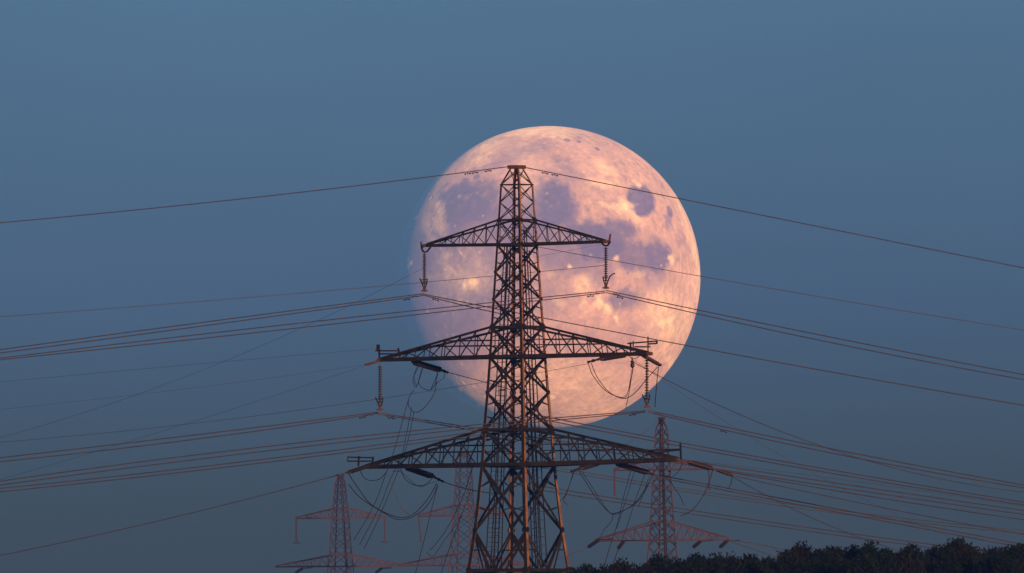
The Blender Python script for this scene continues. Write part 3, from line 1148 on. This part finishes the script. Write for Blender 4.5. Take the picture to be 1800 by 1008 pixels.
cable('cable hanging straight down from middle right tip insulator', [(1158, 643), (1155, 668), (1153, 692), (1151, 716)], AD(1155), .034)
cable('short curved strap below middle crossarm right tip', [(1104, 624), (1112, 631), (1120, 629), (1126, 624)], dr, .026)
cable('deep jumper under the bottom crossarm right half, outer strand', [(1018, 829), (1030, 848), (1050, 878), (1070, 900), (1083, 902), (1111, 890), (1130, 870), (1146, 838)], dr + .5, .032)
cable('deep jumper under the bottom crossarm right half, inner strand', [(1022, 828), (1038, 852), (1056, 880), (1076, 904), (1100, 896), (1120, 880), (1140, 850)], dr + 1, .026)
cable('bent strand hooking down left below bottom crossarm right half', [(1008, 829), (1002, 850), (996, 868), (990, 880), (998, 888)], dr - .5, .024)
cable('cable sagging from the tension insulator beyond bottom crossarm', [(1253, 826), (1247, 846), (1236, 872), (1218, 896), (1196, 908)], AD(1250) + 2, .028)
cable('short cable below the farthest right tension insulator', [(1287, 837), (1285, 850), (1279, 861)], AD(1280) + 2, .028)
cable('loose cable end hanging below bottom crossarm right tip', [(1176, 836), (1183, 854), (1194, 870), (1202, 888)], AD(1190), .028)
cable('short curl under bottom crossarm right tip', [(1199, 812), (1197, 822), (1190, 832), (1182, 838)], AD(1195), .028)
cable('ragged cable drooping right of pylon toward far tower', [(1078, 904), (1074, 918), (1063, 930), (1055, 944), (1042, 956)], dr + 2, .026)

GD = 'slanting down lead cables'
cable('left of three slanting leads falling left beside the pylon', [(717, 706), (701, 764), (691, 798), (679, 831), (657, 889), (622, 950)], AD(690), .022, name='down_lead', group=GD, dd=-.5)
cable('middle of three slanting leads falling left beside the pylon', [(724, 716), (712, 776), (705, 806), (685, 845), (668, 890), (632, 958)], AD(690) + .6, .022, name='down_lead', group=GD, dd=-.5)
cable('right of three slanting leads falling left beside the pylon', [(728, 724), (716, 780), (702, 822), (688, 858), (664, 915), (640, 965)], AD(690) + 1.2, .022, name='down_lead', group=GD, dd=-.5)
cable('long lead falling from bottom left tension insulator to the frame bottom', [(770, 852), (760, 890), (748, 940), (730, 1010), (715, 1070)], AD(765), .026, name='down_lead', group=GD)
cable('curving lead beside left pylon leg', [(831, 822), (818, 862), (803, 898), (782, 935), (765, 958), (755, 968)], AD(790), .026, name='down_lead', group=GD)
cable('lower curving lead left of the pylon leg running down out of frame', [(828, 860), (812, 905), (795, 950), (778, 1000), (762, 1060)], AD(790) + 1, .024, name='down_lead', group=GD)
cable('thin curving lead left of pylon with hooked end', [(812, 905), (796, 930), (780, 952), (764, 976), (757, 978), (750, 970)], AD(790) - 1, .022, name='down_lead', group=GD)
cable('left of the slanting leads falling below bottom crossarm right half', [(1109, 827), (1096, 875), (1086, 918), (1070, 968), (1058, 1012)], dr, .026, name='down_lead', group=GD)
cable('second slanting lead below bottom crossarm right half', [(1115, 829), (1103, 870), (1092, 905), (1084, 930)], dr + .5, .024, name='down_lead', group=GD)
cable('third slanting lead below bottom crossarm right half', [(1134, 833), (1118, 876), (1106, 914), (1094, 948), (1078, 990), (1070, 1015)], dr + 1, .026, name='down_lead', group=GD)
cable('fourth and shortest slanting lead below bottom crossarm right half', [(1142, 836), (1130, 870), (1122, 892)], dr + 1.4, .022, name='down_lead', group=GD)
cable('forked lead just right of the pylon leg with hooked end', [(1010, 828), (1004, 845), (994, 870), (984, 882)], dr - 1, .024, name='down_lead', group=GD)


# ------------------------------------------------------------------ far towers
def far_tower(label, ax, d, psi, prof, arms, ladder_x=None, levels=None, mat=M_FAR, th=1.0):
    """prof: (py, half width px); arms: (py_top, py_bottom, half length px)"""
    zof = lambda y: P(ax, y, d).z
    s = d / FPX
    x0 = P(ax, prof[1][0], d).x
    root = empty('lattice_tower', (x0, d, 0), -psi)
    rot = max(abs(math.cos(-psi + math.pi / 4)), abs(math.sin(-psi + math.pi / 4)))
    k = s / rot / math.sqrt(2)
    tb = [(zof(y), w_ * k) for y, w_ in prof]
    sl = (tb[-1][1] - tb[-2][1]) / (tb[-2][0] - tb[-1][0])
    tb.append((0.0, tb[-1][1] + tb[-1][0] * sl * 1.3))
    zz = [z for z, _ in tb]
    for i in range(4):
        m = leg_mesh(tb, zz, CORN[i][0], CORN[i][1], .14 * th, .26 * th)
        m.build('leg', mat, root)

    def cn(z, i):
        h = interp(tb, z)
        return Vector((CORN[i][0] * h, CORN[i][1] * h, z))

    m = MB()
    z = zz[0] - .05
    while z > .6:
        h = interp(tb, z)
        z2 = max(.3, z - max(1.0, 1.55 * h))
        for i in range(4):
            j = (i + 1) % 4
            m.bar(cn(z, i), cn(z2, j), .09 * th, .07 * th, FN[i])
            m.bar(cn(z, j) - FN[i] * .08, cn(z2, i) - FN[i] * .08, .09 * th, .07 * th, FN[i])
        z = z2
    b = m.build('lattice_bracing', M_FAR_DK, root)
    b['kind'] = 'stuff'
    m = MB()
    zc = zz[0] + .1
    h = tb[0][1] + .15
    m.bar(Vector((-h, 0, zc)), Vector((h, 0, zc)), h * 1.7, .3)
    m.build('peak_cap', M_FAR_DK, root)
    cs = math.cos(psi)
    tips = []
    for yt, yb, hl in arms:
        zt, zb = zof(yt), zof(yb)
        ln = hl * s / cs
        for zq in (zt, zb):
            mm = MB()
            for i in range(4):
                mm.bar(cn(zq, i), cn(zq, (i + 1) % 4), .16 * th, .2 * th)
            mm.build('horizontal_frame', mat, root)
        for sg in (-1, 1):
            mm = MB()
            tip = Vector((sg * ln, 0, zb))
            ht, hb2 = interp(tb, zt), interp(tb, zb)
            nb = 7 if hl > 100 else 5
            for sy in (-1, 1):
                b0, t0 = Vector((sg * hb2, sy * hb2, zb)), Vector((sg * ht, sy * ht, zt))
                e = tip + Vector((0, sy * .15, 0))
                mm.bar(b0, e, .17 * th, .22 * th)
                mm.bar(t0, e + Vector((0, 0, .15)), .12 * th, .14 * th)
                for q in range(1, nb):
                    f = q / nb * .93
                    f0 = (q - 1) / nb * .93
                    mm.bar(b0 + (e - b0) * f, t0 + (e - t0) * f, .07 * th, .07 * th)
                    mm.bar(b0 + (e - b0) * f0, t0 + (e - t0) * f, .07 * th, .07 * th)
            mm.build('crossarm', mat, root)
            tips.append((sg, yb, Vector((x0 + sg * ln * cs, d - sg * ln * math.sin(psi), zb))))
    if ladder_x:
        mm = MB()
        c1, c2 = cn(zz[0], 3), cn(zz[-1], 3)
        for o in (-.12, .12):
            mm.bar(c1 + Vector((o, -.2, 0)), c2 + Vector((o, -.2, 0)), .10, .10)
        mm.build('climbing_ladder', ladder_x, root)
    tag(root, label, 'pylon', 'hazy pylons in the distance')
    return root, tips


def far_string(label, top, length_px, d, slant=0.0, foot=True, r=.13):
    root = empty('suspension_insulator', top)
    ln = length_px * d / FPX
    e = Vector((slant * ln, 0, -ln))
    m = MB()
    pr = []
    for k in range(14):
        a = k / 14
        pr += [(a, r * .55), (a + .03, r), (a + .045, r * .55)]
    m.lathe((0, 0, 0), e, pr + [(1, r * .5)], 8)
    m.build('shed_stack', M_FAR, root)
    if foot:
        m = MB()
        m.bar(e + Vector((-.55, 0, -.12)), e + Vector((.55, 0, -.12)), .1, .1)
        m.bar(e + Vector((-.45, 0, -.1)), e + Vector((0, 0, .25)), .07, .07)
        m.bar(e + Vector((.45, 0, -.1)), e + Vector((0, 0, .25)), .07, .07)
        m.build('clamp', M_FAR_DK, root)
    return tag(root, label, 'insulator', 'insulators on the hazy pylons')


def far_tension(label, a, b, d, r=.22):
    p, q = P(a[0], a[1], d), P(b[0], b[1], d - 1.5)
    root = empty('tension_insulator', p)
    m = MB()
    pr = []
    for k in range(10):
        s0 = k / 10
        pr += [(s0, r * .6), (s0 + .04, r), (s0 + .06, r * .6)]
    m.lathe((0, 0, 0), q - p, pr + [(1, r * .5)], 8)
    m.build('shed_stack', M_CABLE, root)
    m = MB()
    m.bar(Vector((-.1, 0, .05)), Vector((1.5 if a[0] > b[0] else -1.5, .2, .12)), .14, .14)
    m.build('strap', M_CABLE, root)
    return tag(root, label, 'insulator', 'insulators on the hazy pylons')


DL = 4900.0
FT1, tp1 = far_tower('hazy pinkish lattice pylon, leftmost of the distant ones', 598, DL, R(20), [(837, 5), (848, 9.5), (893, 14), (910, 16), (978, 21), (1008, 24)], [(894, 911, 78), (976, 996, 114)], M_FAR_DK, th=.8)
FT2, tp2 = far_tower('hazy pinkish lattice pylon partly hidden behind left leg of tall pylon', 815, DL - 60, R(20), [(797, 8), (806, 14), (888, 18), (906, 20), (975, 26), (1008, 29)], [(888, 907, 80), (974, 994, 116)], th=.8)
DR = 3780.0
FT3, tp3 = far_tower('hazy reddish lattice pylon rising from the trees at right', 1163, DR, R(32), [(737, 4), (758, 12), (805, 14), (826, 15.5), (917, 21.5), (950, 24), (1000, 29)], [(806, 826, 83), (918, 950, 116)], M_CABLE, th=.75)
names = {(0, -1): 'left', (0, 1): 'right'}
for k, (sg, yb, p) in enumerate(tp1[:2]):
    far_string('thin hanging insulator at %s end of upper arm of leftmost distant pylon' % ('left' if sg < 0 else 'right'), p, 42, DL)
for k, (sg, yb, p) in enumerate(tp2[:1]):
    far_string('thin hanging insulator at left arm end of distant pylon behind the tall pylon', p, 46, DL, .1, False)
for k, (sg, yb, p) in enumerate(tp3[:2]):
    far_string('thin hanging insulator at %s end of upper arm of right distant pylon' % ('left' if sg < 0 else 'right'), p, 46 if sg < 0 else 38, DR, 0, False)
far_tension('dark slanted insulator at left end of right distant pylon lower arm', (1052, 950), (1034, 962), DR - 15)
far_tension('dark slanted insulator left of body under right distant pylon lower arm', (1096, 952), (1087, 964), DR - 10)
far_tension('dark slanted insulator right of body under right distant pylon lower arm', (1231, 952), (1219, 962), DR + 10)
far_tension('dark slanted insulator at right end of right distant pylon lower arm', (1277, 952), (1266, 962), DR + 15)
far_tension('dark curved insulator left of body under leftmost distant pylon lower arm', (531, 1000), (520, 1007), DL)
far_tension('dark curved insulator right of body under leftmost distant pylon lower arm', (670, 1000), (661, 1007), DL)
wire('reddish wire running down left from peak of the leftmost distant pylon', [(597, 834), (500, 862), (250, 922), (0, 977)], DL, -2.0 * DL / FPX, .065, M_WIRE, x_to=XL)
wire('thin wire joining leftmost distant pylon peak to bottom crossarm left tip', [(600, 833), (612, 831)], DL, -20, .03, M_FARWIRE)
wire('thin wire leaning left from peak of right distant pylon', [(1160, 737), (1137, 757), (1100, 782)], DR, -KL, .025, M_FARWIRE)
wire('upper faint wire running left from right distant pylon lower arm', [(1034, 962), (1000, 976), (900, 1000)], DR, -KL, .04, M_FARWIRE)
wire('faint wire running right from right distant pylon lower arm end', [(1282, 950), (1330, 956), (1368, 965), (1460, 995)], DR, KL, .05, M_FARWIRE)
wire('lower faint wire running right from right distant pylon lower arm end', [(1282, 951), (1310, 962), (1350, 974), (1420, 1000)], DR, KL, .04, M_FARWIRE)


# ------------------------------------------------------------------ trees
def crown_mesh(seed, rad, hgt, mat):
    """leaf blades gathered in ragged upright sprays at branch ends"""
    r = np.random.default_rng(seed)
    V, F = [], []
    sprays = []
    for k in range(150):
        t = r.random() ** .6                      # more towards the top
        z = -hgt + hgt * t
        env = rad * math.sqrt(max(.02, 1 - t ** 2.2)) * (.75 + .5 * r.random())
        a = r.uniform(0, 2 * math.pi)
        q = env * math.sqrt(r.uniform(.15, 1))
        sprays.append((q * math.cos(a), q * math.sin(a), z - .25 * r.random(), r.uniform(.35, .75), r.uniform(.5, 1.15)))
    for k in range(7):                             # leading shoots
        a = r.uniform(0, 2 * math.pi)
        q = rad * r.uniform(0, .55)
        sprays.append((q * math.cos(a), q * math.sin(a), -.30 - .5 * q / rad - .3 * r.random(), .16, r.uniform(.6, 1.05)))
    for (cx, cy, cz, sr, sh) in sprays:
        n = int(60 + 60 * sr)
        for k in range(n):
            d = r.normal(size=3)
            d /= np.linalg.norm(d) + 1e-9
            q = r.random() ** .45
            c = np.array([cx + d[0] * sr * q, cy + d[1] * sr * q, cz + d[2] * sh * q * .8])
            ln, wd = r.uniform(.10, .20), r.uniform(.045, .09)
            ax = d * np.array([.8, .8, .5]) + np.array([0, 0, .55]) + r.normal(size=3) * .45
            ax /= np.linalg.norm(ax)
            s = np.cross(ax, r.normal(size=3))
            s /= np.linalg.norm(s) + 1e-9
            b = len(V)
            V += [c - ax * ln * .5, c + s * wd, c + ax * ln, c - s * wd]
            F.append((b, b + 1, b + 2, b + 3))
    me = bpy.data.meshes.new('crown')
    me.from_pydata([tuple(v) for v in V], [], F)
    me.materials.append(mat)
    me.update()
    return me


def trunk_mesh(seed, hgt, rad):
    r = random.Random(seed)
    m = MB()
    top = hgt - .8
    pts = [Vector((math.sin(i * .9 + seed) * .12, math.cos(i * 1.3 + seed) * .12, top * i / 10)) for i in range(11)]
    m.tube(pts, [.26 * (1 - .085 * i) + (.1 if i == 0 else 0) for i in range(11)], 8)
    for k in range(16):
        f = r.uniform(.45, .97)
        i = int(f * 10)
        b = pts[i]
        a = r.uniform(0, 6.28)
        l = rad * r.uniform(.5, .95)
        e = b + Vector((math.cos(a) * l, math.sin(a) * l, l * r.uniform(.7, 1.3)))
        if e.z > hgt - .4:
            e.z = hgt - .4
        mid = (b + e) / 2 + Vector((0, 0, -.15))
        m.tube([b, mid, e], [.09 * (1.2 - f), .06 * (1.2 - f), .012], 5)
    return mesh('trunk', m.v, m.f, M_BARK, True)


NV = 6
TH0 = 20.0
tree_me = []
for k in range(NV):
    rd = [1.7, 2.0, 1.5, 2.2, 1.8, 1.6][k]
    tree_me.append((trunk_mesh(k, TH0, rd), crown_mesh(100 + k, rd, 6.5, M_LEAF[[0, 1, 0, 1, 2, 0][k]])))

outline = [  # (photo x of the top, photo y, crown kind)
           (1010, 999, 2), (1034, 992, 0), (1066, 994, 2), (1092, 985, 4), (1126, 996, 1), (1160, 977, 3), (1196, 986, 5), (1222, 974, 0), (1258, 974, 2),
           (1284, 977, 4), (1318, 977, 1), (1352, 983, 5), (1384, 968, 2), (1408, 956, 4), (1440, 966, 0), (1464, 963, 1), (1496, 963, 3),
           (1530, 954, 2), (1556, 966, 5), (1588, 967, 4), (1606, 959, 0), (1640, 964, 3), (1664, 962, 2), (1682, 948, 1), (1698, 958, 4),
           (1728, 972, 0), (1746, 963, 5), (1776, 962, 3), (1796, 956, 1), (1824, 958, 2)]
ORD = ('first second third fourth fifth sixth seventh eighth ninth tenth eleventh twelfth thirteenth fourteenth fifteenth sixteenth seventeenth '
       'eighteenth nineteenth twentieth twenty-first twenty-second twenty-third twenty-fourth twenty-fifth twenty-sixth twenty-seventh '
       'twenty-eighth twenty-ninth thirtieth thirty-first').split()
special = {1160: 'leafy tree hiding the foot of the right distant pylon',
           1408: 'leafy treetop poking up just right of the dip in the middle of the wood',
           1682: 'tallest leafy treetop of the wood, right of the falling wires',
           1010: 'lowest leafy treetop, right beside the leg of the tall pylon',
           1824: 'leafy treetop cut off by the right edge of the photo'}
TG = 'treetops of the wood along the bottom right'


def tree(px, py, d, v, label):
    top = P(px, py + 3, d)
    root = empty('leafy_tree', (top.x, top.y, 0), random.uniform(0, 6.28))
    sc = top.z / TH0
    tr = obj('trunk', tree_me[v][0], root)
    tr.scale = (1, 1, sc)
    cr_ = obj('crown', tree_me[v][1], root)
    cr_.location = (0, 0, top.z - .38)
    s2 = random.uniform(.85, 1.15)
    cr_.scale = (s2, s2, random.uniform(.9, 1.1))
    tag(root, label, 'tree', TG)


for k, (px, py, v) in enumerate(outline):
    tree(px, py, 2120 + random.uniform(-14, 14), v, special.get(px, '%s dark treetop along the skyline of the wood counting from the tall pylon' % ORD[k]))
k = 0
for px in range(1030, 1836, 37):
    y0 = np.interp(px, [o[0] for o in outline], [o[1] for o in outline])
    tree(px + random.uniform(-9, 9), y0 + random.uniform(9, 20), 2095 + random.uniform(-6, 8), (k * 5 + 1) % NV, '%s of the lower treetops in front of the wood skyline counting from the tall pylon' % ORD[k])
    k += 1

# ------------------------------------------------------------------ haze
HZ = 5e-5
m = MB()
x0, x1, y0, y1, z0, z1 = -6050, 6050, -450, 12050, -1.0, 68.0
vs = [(x, y, z) for z in (z0, z1) for y in (y0, y1) for x in (x0, x1)]
fs = [(0, 2, 3, 1), (4, 5, 7, 6), (0, 1, 5, 4), (2, 6, 7, 3), (0, 4, 6, 2), (1, 3, 7, 5)]
m.add(vs, fs)
hm = bpy.data.materials.new('dusk_haze')
hm.use_nodes = True
t = hm.node_tree
t.nodes.remove(t.nodes['Principled BSDF'])
pv = t.nodes.new('ShaderNodeVolumePrincipled')
pv.inputs['Color'].default_value = (.78, .84, .92, 1)
pv.inputs['Density'].default_value = HZ
pv.inputs['Anisotropy'].default_value = 0.85
t.links.new(pv.outputs[0], t.nodes['Material Output'].inputs['Volume'])
hz = m.build('haze', hm)
hz['kind'] = 'stuff'
hz['label'] = 'thin blue dusk haze over the fields'
